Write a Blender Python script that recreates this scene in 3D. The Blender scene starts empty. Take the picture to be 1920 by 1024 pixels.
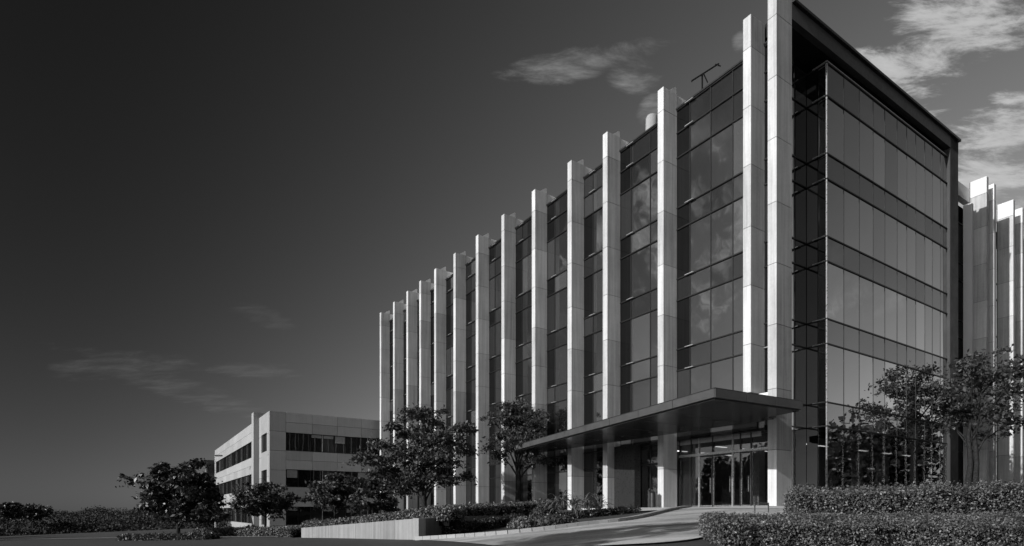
import bpy, math, random
import numpy as np
from mathutils import Vector, Matrix

R = math.radians
random.seed(7)
rng = np.random.default_rng(7)
sc = bpy.context.scene
COL = sc.collection

# ------------------------------------------------------------------ camera, sky, sun, exposure
EYE = -0.2
F = 1087.0
HOR = 958.0
cam_d = bpy.data.cameras.new("camera")
cam_d.sensor_width = 36
cam_d.lens = F / 1920 * 36
cam_d.shift_y = (HOR - 512) / 1920
cam_d.clip_start = 0.1
cam_d.clip_end = 6000
cam = bpy.data.objects.new("camera", cam_d)
cam.location = (0, 0, EYE)
cam.rotation_euler = (R(90), 0, 0)
COL.objects.link(cam)
sc.camera = cam
sc.view_settings.view_transform = 'Standard'
sc.view_settings.look = 'None'
sc.view_settings.exposure = 0.0
sc.view_settings.gamma = 1
sc.view_settings.use_curve_mapping = False

SUN_EL = R(20.5)
SUN_H = (Vector((-0.8366, -0.548, 0)) + Vector((0.548, -0.8366, 0)) * 0.065).normalized()
SUN = Vector((SUN_H.x * math.cos(SUN_EL), SUN_H.y * math.cos(SUN_EL), math.sin(SUN_EL)))
sd = bpy.data.lights.new("sun", 'SUN')
sd.energy = 5.0
sd.angle = R(0.55)
sd.color = (1.0, 1.0, 1.0)
sun = bpy.data.objects.new("sun", sd)
sun.rotation_euler = SUN.to_track_quat('Z', 'Y').to_euler()
COL.objects.link(sun)


class NT:
    """small node-tree writer"""
    def __init__(self, tree):
        self.t = tree
        self.n = tree.nodes
        self.l = tree.links

    def new(self, typ, **kw):
        n = self.n.new(typ)
        for k, v in kw.items():
            setattr(n, k, v)
        return n

    def put(self, sock, v):
        if isinstance(v, (int, float, tuple, list)):
            sock.default_value = v
        else:
            self.l.new(v, sock)

    def math(self, op, a, b=0.0, c=0.0, clamp=False):
        n = self.new('ShaderNodeMath', operation=op, use_clamp=clamp)
        self.put(n.inputs[0], a)
        self.put(n.inputs[1], b)
        self.put(n.inputs[2], c)
        return n.outputs[0]

    def vmath(self, op, a, b=(0, 0, 0), out=0):
        n = self.new('ShaderNodeVectorMath', operation=op)
        self.put(n.inputs[0], a)
        self.put(n.inputs[1], b)
        return n.outputs[out]

    def dot(self, a, b):
        return self.vmath('DOT_PRODUCT', a, b, 1)

    def ramp(self, v, lo, hi, a=0.0, b=1.0, smooth=True):
        n = self.new('ShaderNodeMapRange', interpolation_type='SMOOTHSTEP' if smooth else 'LINEAR')
        self.put(n.inputs['Value'], v)
        for k, x in zip(('From Min', 'From Max', 'To Min', 'To Max'), (lo, hi, a, b)):
            self.put(n.inputs[k], x)
        return n.outputs[0]

    def noise(self, vec, scale, detail=4, rough=0.55, dist=0.0):
        n = self.new('ShaderNodeTexNoise')
        if vec is not None:
            self.l.new(vec, n.inputs['Vector'])
        n.inputs['Scale'].default_value = scale
        n.inputs['Detail'].default_value = detail
        n.inputs['Roughness'].default_value = rough
        n.inputs['Distortion'].default_value = dist
        return n.outputs[0]

    def scale(self, vec, s):
        n = self.new('ShaderNodeMapping')
        self.l.new(vec, n.inputs['Vector'])
        n.inputs['Scale'].default_value = s
        return n.outputs[0]


world = bpy.data.worlds.new("World")
sc.world = world
world.use_nodes = True
W = NT(world.node_tree)
W.n.clear()
wout = W.new('ShaderNodeOutputWorld')
bg = W.new('ShaderNodeBackground')
bg.inputs['Strength'].default_value = 0.1
W.l.new(bg.outputs[0], wout.inputs[0])
sky = W.new('ShaderNodeTexSky', sky_type='NISHITA')
sky.sun_disc = False
sky.sun_elevation = SUN_EL
sky.sun_rotation = math.atan2(SUN.x, SUN.y)
sky.air_density = 1.0
sky.dust_density = 0.7
sky.ozone_density = 1.0
sep = W.new('ShaderNodeSeparateColor')
W.l.new(sky.outputs[0], sep.inputs[0])
tc = W.new('ShaderNodeTexCoord')
D = W.vmath('NORMALIZE', tc.outputs['Generated'])
# black-and-white film behind a red filter and a polariser: red channel, darkest at 90 degrees from the sun
cosg = W.dot(D, tuple(Vector((-0.70, -0.69, 0.05)).normalized()))
pol = W.math('SUBTRACT', 1.0, W.math('MULTIPLY', W.math('SUBTRACT', 1.0, W.math('MULTIPLY', cosg, cosg)), 0.94))
SKY_GAIN = 1.75
base = W.math('MULTIPLY', W.math('MULTIPLY', sep.outputs[0], pol), SKY_GAIN)
sxyz = W.new('ShaderNodeSeparateXYZ')
W.l.new(D, sxyz.inputs[0])
# pale ground haze all round the horizon
base = W.math('ADD', base, W.math('MULTIPLY', W.math('EXPONENT', W.math('MULTIPLY', W.math('MAXIMUM', sxyz.outputs[2], 0.0), -6.0)), 0.40))
zc = W.math('ADD', W.math('MAXIMUM', sxyz.outputs[2], 0.0), 0.16)
comb = W.new('ShaderNodeCombineXYZ')
W.put(comb.inputs[0], W.math('DIVIDE', sxyz.outputs[0], zc))
W.put(comb.inputs[1], W.math('DIVIDE', sxyz.outputs[1], zc))
plane = comb.outputs[0]


def direction(x, y):
    return Vector(((x - 960) / F, 1.0, (HOR - y) / F)).normalized()


def blob(x, y, dx, dy, sl, sw):
    """cloud bank: centre in the sky, axis towards (dx,dy), half length and half width in radians"""
    c = direction(x, y)
    e1 = (direction(x + dx, y + dy) - c).normalized()
    e1 = (e1 - c * e1.dot(c)).normalized()
    e2 = c.cross(e1)
    u = W.math('DIVIDE', W.dot(D, tuple(e1)), sl)
    v = W.math('DIVIDE', W.dot(D, tuple(e2)), sw)
    r2 = W.math('ADD', W.math('MULTIPLY', u, u), W.math('MULTIPLY', v, v))
    m = W.ramp(r2, 0.0, 1.6, 1.0, 0.0)
    return W.math('MULTIPLY', m, W.math('GREATER_THAN', W.dot(D, tuple(c)), 0.0))


rot = W.new('ShaderNodeMapping')
W.l.new(plane, rot.inputs['Vector'])
rot.inputs['Rotation'].default_value = (0, 0, R(52))
rot.inputs['Scale'].default_value = (1.0, 2.6, 1.0)
nf = W.noise(rot.outputs[0], 5.5, 10, 0.66, 0.3)
nb = W.noise(plane, 0.8, 3, 0.5, 0.3)
strong = [(1752, 95, 100, -62, 0.15, 0.075), (1905, 290, 70, -60, 0.13, 0.09), (1700, 130, 90, -40, 0.10, 0.06)]
mid = [(1080, 120, 100, -20, 0.14, 0.022), (1185, 132, 60, 26, 0.05, 0.030), (1392, 80, 20, -10, 0.016, 0.016), (1218, 205, 14, -20, 0.03, 0.018)]
faint = [(240, 685, 100, -4, 0.10, 0.022), (490, 592, 60, 20, 0.05, 0.018), (330, 725, 100, 34, 0.14, 0.022), (480, 695, 80, 4, 0.07, 0.014)]
def msum(lst):
    s = None
    for b in lst:
        m = blob(*b)
        s = m if s is None else W.math('MAXIMUM', s, m)
    return s
def mirrored(x, y):
    d = direction(x, y); bb = Vector((0.8366, 0.548, 0))
    return d - bb * 2 * d.dot(bb)
def blob_d(c, q, sl, sw):
    e1 = (q - c); e1 = (e1 - c * e1.dot(c)).normalized(); e2 = c.cross(e1)
    u = W.math('DIVIDE', W.dot(D, tuple(e1)), sl); v = W.math('DIVIDE', W.dot(D, tuple(e2)), sw)
    m = W.ramp(W.math('ADD', W.math('MULTIPLY', u, u), W.math('MULTIPLY', v, v)), 0.0, 1.6, 1.0, 0.0)
    return W.math('MULTIPLY', m, W.math('GREATER_THAN', W.dot(D, tuple(c)), 0.0))
ms, mm, mf = msum(strong), msum(mid), msum(faint)
# the bank of broken cloud over the far left that the long glass side mirrors
for (x, y, l_, w_) in ((1345, 425, .20, .10), (1215, 430, .18, .12), (1340, 570, .16, .06)):
    ms = W.math('MAXIMUM', ms, W.math('MULTIPLY', blob_d(mirrored(x, y), mirrored(x + 60, y - 36), l_, w_), 0.78))
gen = W.ramp(nb, 0.56, 0.72)          # the broken cloud banks over the rest of the sky, outside the clear front part
front = W.ramp(W.dot(D, tuple(direction(760, 420))), 0.60, 0.80, 1.0, 0.0)
gen = W.math('MULTIPLY', gen, front)
def broken(m, lo, hi, k=0.36):
    v = W.math('ADD', nf, W.math('MULTIPLY', W.math('SUBTRACT', m, 1.0), k))
    return W.math('MULTIPLY', W.ramp(v, lo, hi), W.ramp(m, 0.0, 0.25))
dens = broken(ms, 0.37, 0.55)
dens2 = W.math('MULTIPLY', broken(mm, 0.34, 0.68), 0.34)
dens2 = W.math('MAXIMUM', dens2, W.math('MULTIPLY', broken(mf, 0.26, 0.70), 0.065))
dens3 = W.math('MULTIPLY', W.math('MULTIPLY', gen, W.ramp(nf, 0.38, 0.70)), 0.9)
dens = W.math('MAXIMUM', W.math('MAXIMUM', dens, dens2), dens3, clamp=True)
cloud_lum = W.math('ADD', 0.9, W.math('MULTIPLY', nf, 7.0))
fin = W.math('ADD', W.math('MULTIPLY', base, W.math('SUBTRACT', 1.0, dens)), W.math('MULTIPLY', dens, cloud_lum))
W.l.new(fin, bg.inputs['Color'])


# ------------------------------------------------------------------ materials (all neutral greys: black-and-white photograph)
def g3(v):
    return (v, v, v, 1)


def material(name):
    m = bpy.data.materials.new(name)
    m.use_nodes = True
    n = NT(m.node_tree)
    p = m.node_tree.nodes['Principled BSDF']
    return m, n, p


def grey(n, v):
    c = n.new('ShaderNodeCombineColor')
    for i in range(3):
        n.put(c.inputs[i], v)
    return c.outputs[0]


def concrete(name, lo, hi, streak=0.35, bump=0.15, rough=0.85):
    m, n, p = material(name)
    geo = n.new('ShaderNodeNewGeometry')
    pos = geo.outputs['Position']
    rnd = n.new('ShaderNodeObjectInfo').outputs['Random']
    a = n.noise(pos, 0.7, 6, 0.6)
    b = n.noise(pos, 9.0, 5, 0.65)
    st = n.noise(n.scale(pos, (5.5, 5.5, 0.22)), 1.0, 5, 0.6, 0.2)
    v = n.math('ADD', n.math('MULTIPLY', a, 0.35), n.math('MULTIPLY', b, 0.22))
    v = n.math('ADD', v, n.math('MULTIPLY', n.math('SUBTRACT', st, 0.5), streak))
    v = n.math('ADD', v, n.math('MULTIPLY', rnd, 0.26))
    v = n.ramp(v, 0.14, 0.78, lo, hi, smooth=False)
    blot = n.ramp(n.noise(n.scale(pos, (3.0, 3.0, 0.9)), 1.2, 4, 0.7, 0.6), 0.66, 0.78, 1.0, 0.72)
    v = n.math('MULTIPLY', v, blot)
    n.put(p.inputs['Base Color'], grey(n, v))
    p.inputs['Roughness'].default_value = rough
    bp = n.new('ShaderNodeBump')
    bp.inputs['Strength'].default_value = bump
    bp.inputs['Distance'].default_value = 0.03
    n.put(bp.inputs['Height'], n.noise(pos, 22.0, 6, 0.7))
    n.l.new(bp.outputs[0], p.inputs['Normal'])
    return m


def plain(name, v, rough=0.5, metal=0.0, var=0.1, scale=4.0, bump=0.0):
    m, n, p = material(name)
    pos = n.new('ShaderNodeNewGeometry').outputs['Position']
    x = n.noise(pos, scale, 5, 0.6)
    n.put(p.inputs['Base Color'], grey(n, n.ramp(x, 0.3, 0.7, v * (1 - var), v * (1 + var))))
    n.put(p.inputs['Roughness'], n.ramp(n.noise(pos, scale * 3, 4, 0.6), 0.3, 0.7, rough * 0.85, min(1, rough * 1.15)))
    p.inputs['Metallic'].default_value = metal
    if bump:
        bp = n.new('ShaderNodeBump')
        bp.inputs['Strength'].default_value = bump
        bp.inputs['Distance'].default_value = 0.02
        n.put(bp.inputs['Height'], n.noise(pos, scale * 8, 6, 0.7))
        n.l.new(bp.outputs[0], p.inputs['Normal'])
    return m


def glass(name, refl, under, tint=None, wav=0.008, fr=0.5):
    """coated curtain-wall glass: mirror reflection over a dark (or see-through) body"""
    m, n, p = material(name)
    n.n.remove(p)
    out = [x for x in n.n if x.type == 'OUTPUT_MATERIAL'][0]
    rnd = n.new('ShaderNodeObjectInfo').outputs['Random']
    pos = n.new('ShaderNodeNewGeometry').outputs['Position']
    gl = n.new('ShaderNodeBsdfGlossy')
    gl.inputs['Roughness'].default_value = 0.015
    n.put(gl.inputs['Color'], grey(n, n.math('ADD', 0.74, n.math('MULTIPLY', rnd, 0.24))))
    bp = n.new('ShaderNodeBump')
    bp.inputs['Strength'].default_value = 1.0
    bp.inputs['Distance'].default_value = wav
    n.put(bp.inputs['Height'], n.noise(pos, 0.45, 2, 0.5))
    n.l.new(bp.outputs[0], gl.inputs['Normal'])
    if tint is None:
        df = n.new('ShaderNodeBsdfDiffuse')
        n.put(df.inputs['Color'], grey(n, n.math('MULTIPLY', under, n.math('ADD', 0.6, n.math('MULTIPLY', n.math('POWER', rnd, 5.0), 5.0)))))
    else:
        df = n.new('ShaderNodeBsdfTransparent')
        df.inputs['Color'].default_value = g3(tint)
    lw = n.new('ShaderNodeLayerWeight')
    lw.inputs['Blend'].default_value = 0.25
    fac = n.math('ADD', refl, n.math('MULTIPLY', lw.outputs['Fresnel'], fr), clamp=True)
    mx = n.new('ShaderNodeMixShader')
    n.put(mx.inputs[0], fac)
    n.l.new(df.outputs[0], mx.inputs[1])
    n.l.new(gl.outputs[0], mx.inputs[2])
    n.l.new(mx.outputs[0], out.inputs['Surface'])
    return m


M = {}
M['conc'] = concrete('concrete_fin', 0.25, 0.62, 0.75)
M['conc_joint'] = plain('joint', 0.10, 0.9)
M['conc_white'] = concrete('white_cap', 0.50, 0.68, 0.2, 0.05)
M['conc_low'] = concrete('cladding', 0.19, 0.34, 0.3)
M['wall'] = concrete('retaining_concrete', 0.13, 0.30, 0.9, 0.3)
M['kerb'] = concrete('kerb_concrete', 0.22, 0.34, 0.1, 0.3)
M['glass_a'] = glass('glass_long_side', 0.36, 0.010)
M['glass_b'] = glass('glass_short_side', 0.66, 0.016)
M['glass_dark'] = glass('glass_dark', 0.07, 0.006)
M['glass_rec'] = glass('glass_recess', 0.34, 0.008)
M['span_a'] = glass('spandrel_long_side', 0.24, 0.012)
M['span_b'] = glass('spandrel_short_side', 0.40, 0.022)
M['glass_clear'] = glass('glass_clear', 0.13, 0, 0.6, 0.008, 0.4)
M['glass_low'] = glass('glass_low', 0.03, 0.010, None, 0.004, 0.25)
M['head'] = concrete('fin_head_sunlit_white', 0.74, 0.86, 0.1, 0.05)
M['mullion'] = plain('mullion', 0.03, 0.35, 0.6)
M['alu'] = plain('aluminium', 0.55, 0.3, 0.8)
M['fascia'] = plain('fascia_metal', 0.085, 0.42, 0.3, 0.12, 1.5)
M['post'] = plain('post_metal', 0.03, 0.45, 0.0, 0.12, 0.6)
M['soffit'] = plain('soffit_metal', 0.03, 0.22, 0.3, 0.02, 0.2)
M['coping'] = plain('coping_metal', 0.05, 0.3, 0.6)
M['dark'] = plain('dark_body', 0.008, 0.95)
M['inside'] = plain('lobby_wall', 0.25, 0.8)
M['white'] = plain('white_paint', 0.7, 0.5)
M['steel'] = plain('steel', 0.45, 0.25, 0.9)
M['bark'] = plain('bark', 0.022, 0.9, 0, 0.5, 12, 0.6)
for _k, _v in (('bark', .1), ('dark', 0.0), ('post', .2), ('soffit', .35)):
    M[_k].node_tree.nodes['Principled BSDF'].inputs['Specular IOR Level'].default_value = _v
M['black'] = plain('black_plastic', 0.015, 0.4)


def leaf_mat(name, lo, hi, rough=0.45):
    m, n, p = material(name)
    geo = n.new('ShaderNodeNewGeometry')
    a = n.noise(geo.outputs['Position'], 0.9, 3, 0.6)
    r = geo.outputs['Random Per Island']
    v = n.math('ADD', n.math('MULTIPLY', a, 0.5), n.math('MULTIPLY', r, 0.5))
    col = grey(n, n.ramp(v, 0.25, 0.75, lo, hi))
    n.put(p.inputs['Base Color'], col)
    p.inputs['Roughness'].default_value = rough
    out = [x for x in n.n if x.type == 'OUTPUT_MATERIAL'][0]
    tr = n.new('ShaderNodeBsdfTranslucent')
    n.put(tr.inputs['Color'], col)
    mx = n.new('ShaderNodeMixShader')
    mx.inputs[0].default_value = 0.15
    n.l.new(p.outputs[0], mx.inputs[1])
    n.l.new(tr.outputs[0], mx.inputs[2])
    n.l.new(mx.outputs[0], out.inputs['Surface'])
    return m


M['leaf'] = leaf_mat('tree_leaf', 0.014, 0.066, 0.6)
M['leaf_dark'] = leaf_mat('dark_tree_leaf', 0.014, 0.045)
M['hedge'] = leaf_mat('hedge_leaf', 0.018, 0.16, 0.5)
M['forest'] = leaf_mat('forest_leaf', 0.010, 0.038, 0.9)
M['agave'] = leaf_mat('agave_leaf', 0.07, 0.16, 0.4)


def ground_mat(name, lo, hi, scale, rough=0.9, patch=0.5, bump=0.4, stretch=(1, 1, 1)):
    m, n, p = material(name)
    pos = n.new('ShaderNodeNewGeometry').outputs['Position']
    a = n.noise(n.scale(pos, stretch), 0.35 if stretch[0] == 1 else 0.9, 6, 0.6, 0.4)
    b = n.noise(pos, scale, 6, 0.7)
    v = n.math('ADD', n.math('MULTIPLY', a, patch), n.math('MULTIPLY', b, 1 - patch))
    n.put(p.inputs['Base Color'], grey(n, n.ramp(v, 0.32, 0.68, lo, hi)))
    p.inputs['Roughness'].default_value = rough
    bp = n.new('ShaderNodeBump')
    bp.inputs['Strength'].default_value = bump
    bp.inputs['Distance'].default_value = 0.03
    n.put(bp.inputs['Height'], b)
    n.l.new(bp.outputs[0], p.inputs['Normal'])
    return m


M['soil'] = ground_mat('lawn_ground', 0.012, 0.04, 6)
M['asphalt'] = ground_mat('asphalt', 0.02, 0.034, 14, 0.85)
M['drive'] = ground_mat('driveway_concrete', 0.17, 0.50, 9, 0.8, 0.72, 0.25, (0.25, 1.1, 1.0))  # long streaky patches also stand in for tree shadows on the drive
M['paving'] = ground_mat('paving', 0.38, 0.52, 7, 0.8, 0.6, 0.2)


# ------------------------------------------------------------------ object helpers
def props(o, label=None, cat=None, group=None, kind=None):
    if label: o['label'] = label
    if cat: o['category'] = cat
    if group: o['group'] = group
    if kind: o['kind'] = kind
    return o


def empty(name, loc, rz=0.0, **kw):
    o = bpy.data.objects.new(name, None)
    o.location = loc
    o.rotation_euler = (0, 0, rz)
    o.empty_display_size = 0.3
    COL.objects.link(o)
    return props(o, **kw)


def link(name, me, parent=None, loc=(0, 0, 0), rot=(0, 0, 0), **kw):
    o = bpy.data.objects.new(name, me)
    o.location = loc
    o.rotation_euler = rot
    if parent is not None:
        o.parent = parent
    COL.objects.link(o)
    return props(o, **kw)


def mesh_py(name, verts, faces, mats, idx=None, smooth=False):
    me = bpy.data.meshes.new(name)
    me.from_pydata([tuple(v) for v in verts], [], faces)
    for m in (mats if isinstance(mats, (list, tuple)) else [mats]):
        me.materials.append(m)
    if idx is not None:
        me.polygons.foreach_set('material_index', idx)
    if smooth:
        me.polygons.foreach_set('use_smooth', [True] * len(me.polygons))
    me.update()
    return me


_box = {}
BF = [(0, 3, 2, 1), (4, 5, 6, 7), (0, 1, 5, 4), (1, 2, 6, 5), (2, 3, 7, 6), (3, 0, 4, 7)]


def box_mesh(dx, dy, dz, mat, bev=0.0):
    """box centred on the origin, shared by size; bevelled along its edges when bev > 0"""
    key = (round(dx, 3), round(dy, 3), round(dz, 3), mat.name, bev)
    if key in _box:
        return _box[key]
    x, y, z = dx / 2, dy / 2, dz / 2
    if not bev:
        v = [(-x, -y, -z), (x, -y, -z), (x, y, -z), (-x, y, -z), (-x, -y, z), (x, -y, z), (x, y, z), (-x, y, z)]
        me = mesh_py('box', v, BF, mat)
    else:
        b = min(bev, x * 0.45, y * 0.45)     # chamfered vertical edges
        ring = [(-x + b, -y), (x - b, -y), (x, -y + b), (x, y - b), (x - b, y), (-x + b, y), (-x, y - b), (-x, -y + b)]
        v = [(a, c, -z) for a, c in ring] + [(a, c, z) for a, c in ring]
        f = [(i, (i + 1) % 8, 8 + (i + 1) % 8, 8 + i) for i in range(8)] + [tuple(range(7, -1, -1)), tuple(range(8, 16))]
        me = mesh_py('box', v, f, mat)
    _box[key] = me
    return me


def box(name, x0, x1, y0, y1, z0, z1, mat, parent=None, bev=0.0, rot=(0, 0, 0), **kw):
    me = box_mesh(x1 - x0, y1 - y0, z1 - z0, mat, bev)
    return link(name, me, parent, ((x0 + x1) / 2, (y0 + y1) / 2, (z0 + z1) / 2), rot, **kw)


def prism(name, poly, z0, z1, mat, parent=None, **kw):
    """extrude a plan polygon (counter-clockwise)"""
    n = len(poly)
    v = [(x, y, z0) for x, y in poly] + [(x, y, z1) for x, y in poly]
    f = [(i, (i + 1) % n, n + (i + 1) % n, n + i) for i in range(n)] + [tuple(range(n - 1, -1, -1)), tuple(range(n, 2 * n))]
    return link(name, mesh_py(name, v, f, mat), parent, **kw)


def P(x, y, Z):
    return Vector(((x - 960) / F * Z, Z, EYE - (y - HOR) * Z / F))


# ------------------------------------------------------------------ terrain
ctrl = [(1442, 951, 26), (1275, 956, 31.5), (1180, 962, 29), (1440, 974, 19), (1310, 1008, 14), (1310, 1026, 12.2),
        (1000, 1026, 15.5), (785, 1014, 22), (570, 1008, 34), (300, 1010, 44), (0, 1014, 44), (500, 992, 60),
        (400, 990, 80), (1100, 988, 20), (950, 1003, 20), (960, 985, 27), (1495, 966, 19), (1650, 962, 26), (1900, 975, 16), (1900, 959, 45)]
cp = []
for x, y, Z in ctrl:
    p = P(x, y, Z)
    cp.append((p.x, p.y, p.z))
cp += [(0, 0, -1.8), (-6, 4, -1.9), (7, 4, -1.75), (-20, 10, -2.1), (-30, 25, -2.2), (-10, 90, -2.4), (-60, 60, -3.2), (-60, 10, -2.8),
       (-90, 110, -5.0), (30, 0, -1.5), (60, 30, -0.8), (60, 80, -1.2), (0, -30, -2.2), (10, 50, -0.5), (25, 40, -0.3), (40, 120, -2.0), (-40, 130, -5.0)]
cp = np.array(cp)


def tps(r2):
    return 0.5 * r2 * np.log(r2 + 1e-9)


_n = len(cp)
_d2 = ((cp[:, None, :2] - cp[None, :, :2]) ** 2).sum(-1)
_A = np.zeros((_n + 3, _n + 3))
_A[:_n, :_n] = tps(_d2) + np.eye(_n) * 2.0
_A[:_n, _n] = 1
_A[:_n, _n + 1:] = cp[:, :2]
_A[_n:, :_n] = _A[:_n, _n:].T
_w = np.linalg.solve(_A, np.concatenate([cp[:, 2], np.zeros(3)]))


def gz(x, y):
    x = np.asarray(x, float); y = np.asarray(y, float)
    shp = np.broadcast(x, y).shape
    q = np.stack([np.broadcast_to(x, shp).ravel(), np.broadcast_to(y, shp).ravel()], -1)
    qc = np.clip(q, (-100, -40), (70, 130))
    d2 = ((qc[:, None] - cp[None, :, :2]) ** 2).sum(-1)
    z = tps(d2) @ _w[:_n] + _w[_n] + qc @ _w[_n + 1:]
    out = np.sqrt(((q - qc) ** 2).sum(-1))
    z = z * np.exp(-out / 60) + (-7.0) * (1 - np.exp(-out / 60))
    return z.reshape(shp)


def gzf(x, y):
    return float(gz(x, y))


def hit(px, py, Zmin=6, Zmax=90):
    """where the ray through a point of the picture first meets the ground"""
    zs = np.linspace(Zmin, Zmax, 1600)
    X = (px - 960) / F * zs
    h = EYE - (py - HOR) * zs / F
    d = h - gz(X, zs)
    k = np.where(d <= 0)[0]
    i = k[0] if len(k) else len(zs) - 1
    return Vector((X[i], zs[i], gzf(X[i], zs[i])))


def axis(a, b, step, far):
    m = list(np.arange(a, b + step * .5, step))
    l, r = [], []
    s, x = step, a
    while x > -far:
        s *= 1.25; x -= s; l.append(x)
    s, x = step, m[-1]
    while x < far:
        s *= 1.25; x += s; r.append(x)
    return np.array(l[::-1] + m + r)


gx = axis(-45, 45, 0.9, 4500)
gy = axis(-4, 90, 0.9, 4500)
XX, YY = np.meshgrid(gx, gy)
ZZ = gz(XX, YY)
nx, ny = len(gx), len(gy)
vv = np.stack([XX.ravel(), YY.ravel(), ZZ.ravel()], -1)
ff = [(j * nx + i, j * nx + i + 1, (j + 1) * nx + i + 1, (j + 1) * nx + i) for j in range(ny - 1) for i in range(nx - 1)]
link('ground', mesh_py('ground', vv, ff, M['soil'], smooth=True), kind='structure')


def resample(pts, n):
    pts = np.array([(p[0], p[1]) for p in pts], float)
    # Catmull-Rom then even resample
    q = np.vstack([2 * pts[0] - pts[1], pts, 2 * pts[-1] - pts[-2]])
    out = []
    for i in range(1, len(q) - 2):
        for t in np.linspace(0, 1, 12, endpoint=False):
            a, b, c, d = q[i - 1], q[i], q[i + 1], q[i + 2]
            out.append(0.5 * ((2 * b) + (-a + c) * t + (2 * a - 5 * b + 4 * c - d) * t * t + (-a + 3 * b - 3 * c + d) * t ** 3))
    out.append(q[-2])
    out = np.array(out)
    s = np.concatenate([[0], np.cumsum(np.linalg.norm(np.diff(out, axis=0), axis=1))])
    u = np.linspace(0, s[-1], n)
    return np.stack([np.interp(u, s, out[:, 0]), np.interp(u, s, out[:, 1])], -1)


def drape(name, left, right, n, m, lift, mat, **kw):
    A, B = resample(left, n), resample(right, n)
    t = np.linspace(0, 1, m)[None, :, None]
    G = A[:, None] * (1 - t) + B[:, None] * t
    z = gz(G[..., 0], G[..., 1]) + lift
    v = np.concatenate([G, z[..., None]], -1).reshape(-1, 3)
    f = [(i * m + j, i * m + j + 1, (i + 1) * m + j + 1, (i + 1) * m + j) for i in range(n - 1) for j in range(m - 1)]
    me = mesh_py(name, v, f, mat, smooth=True)
    if me.polygons[0].normal.z < 0:
        me.flip_normals()
    return link(name, me, **kw)


# road that passes in front, from far left to the right, and the driveway that climbs to the entrance
road_far = [(-90, 52), (-45, 44), tuple(hit(300, 1011)[:2]), (-14.5, 35.5), (-4.0, 22.6), (-1.5, 19.5), (2.0, 13.0), (8, 8.6), (30, 6.5)]
road_near = [(-90, 38), (-45, 31), (-26, 27), (-13, 20), (-7, 13), (-3, 9), (1.5, 6), (8, 3.2), (30, 1.5)]
drape('road', road_far, road_near, 140, 14, 0.035, M['asphalt'], kind='structure')
rk_ = [(-88, 52.6), (-45, 44.5), tuple(hit(300, 1010)[:2]), (-14.7, 36.0)]
drape('roadside_kerb', [(x - .05, y + .45) for x, y in rk_], rk_, 90, 3, 0.10, M['kerb'], kind='structure')
EDGE = [(-3.6, 21.9), tuple(hit(880, 1009)[:2]), tuple(hit(980, 1001)[:2]), tuple(hit(1100, 987)[:2]), tuple(hit(1200, 974)[:2]), (9.0, 29.4), (10.0, 31.5)]
drive_l = EDGE
drive_r = [(0.5, 14.6), (2.2, 13.6), (3.8, 13.2), (5.4, 14.6), (7.4, 17.0), (10.6, 20.5), (13.6, 24.8)]
drape('driveway', drive_l, drive_r, 110, 22, 0.05, M['drive'], kind='structure')

# ------------------------------------------------------------------ main office building, local axes: x = into the block, y = along the finned side
U = 26.0
ANG = math.atan2(1087, 1660)
b_dir = Vector((math.cos(ANG), math.sin(ANG), 0))
a_dir = Vector((-math.sin(ANG), math.cos(ANG), 0))
P0 = Vector(((1456 - 960) / F * U, U, 0))


def L2W(t, s, z=0.0):
    return P0 + b_dir * t + a_dir * s + Vector((0, 0, z))


def t_of(x, s):
    r = (x - 960) / F
    bx = P0.x + a_dir.x * s
    by = P0.y + a_dir.y * s
    return (r * by - bx) / (b_dir.x - r * b_dir.y)


def s_of(x, t):
    r = (x - 960) / F
    bx = P0.x + b_dir.x * t
    by = P0.y + b_dir.y * t
    return (r * by - bx) / (a_dir.x - r * a_dir.y)


def H(h):
    return EYE + U * h


bld = empty('office_building', P0, ANG,
            label='tall glass office block with a row of concrete fins and dark entrance canopy', cat='building')

FIN_X = [1439, 1393, 1233, 1130, 1064, 997, 940, 892, 850, 814, 786, 762, 737, 712]   # where each fin's far outer edge stands
fin_far = [s_of(x, 0) for x in FIN_X]
FIN_TOP = H(0.888)
GT = 1.10                                           # glass plane of the finned side


def fin(near, far, z0, z1, depth=1.1, top_tail=True, i=0):
    w = far - near
    f = box('concrete_fin', 0.02, depth - 0.002, near + 0.02, far - 0.02, z0, z1 - 0.02, M['conc_joint'], bld)
    # cladding panels with open joints
    zb = [z1]
    z = z1 - 1.25 - 0.25 * (i % 2)
    alt = [2.75, 2.75, 2.9]
    k = 0
    while z > z0 + 0.8:
        zb.append(z)
        z -= alt[k % 3]
        k += 1
    zb.append(z0)
    fl = f.location
    for k in range(len(zb) - 1):
        hi, lo = zb[k] - (0.0 if k == 0 else 0.012), zb[k + 1] + 0.012
        box('panel', 0 - fl.x + 0, depth - fl.x, near - fl.y, far - fl.y, lo - fl.z, hi - fl.z, M['conc'], f, bev=0.012)
    if top_tail:
        # head of the fin running back over the roof; white paints in sunlight
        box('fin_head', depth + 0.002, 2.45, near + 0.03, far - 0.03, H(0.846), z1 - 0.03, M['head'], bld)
        poly = [(0.45, 0), (1.08, 0), (1.08, 0.38), (0.98, 0.40)]
        v = [(x, near + 0.05, z1 + zz - 0.0) for x, zz in poly] + [(x, far - 0.06, z1 + zz) for x, zz in poly]
        fa = [(0, 1, 2, 3), (7, 6, 5, 4)] + [(j, 4 + j, 4 + (j + 1) % 4, (j + 1) % 4) for j in range(4)]
        link('cap_upstand', mesh_py('cap_upstand', v, fa, M['conc_white']), bld)
    return f


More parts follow.
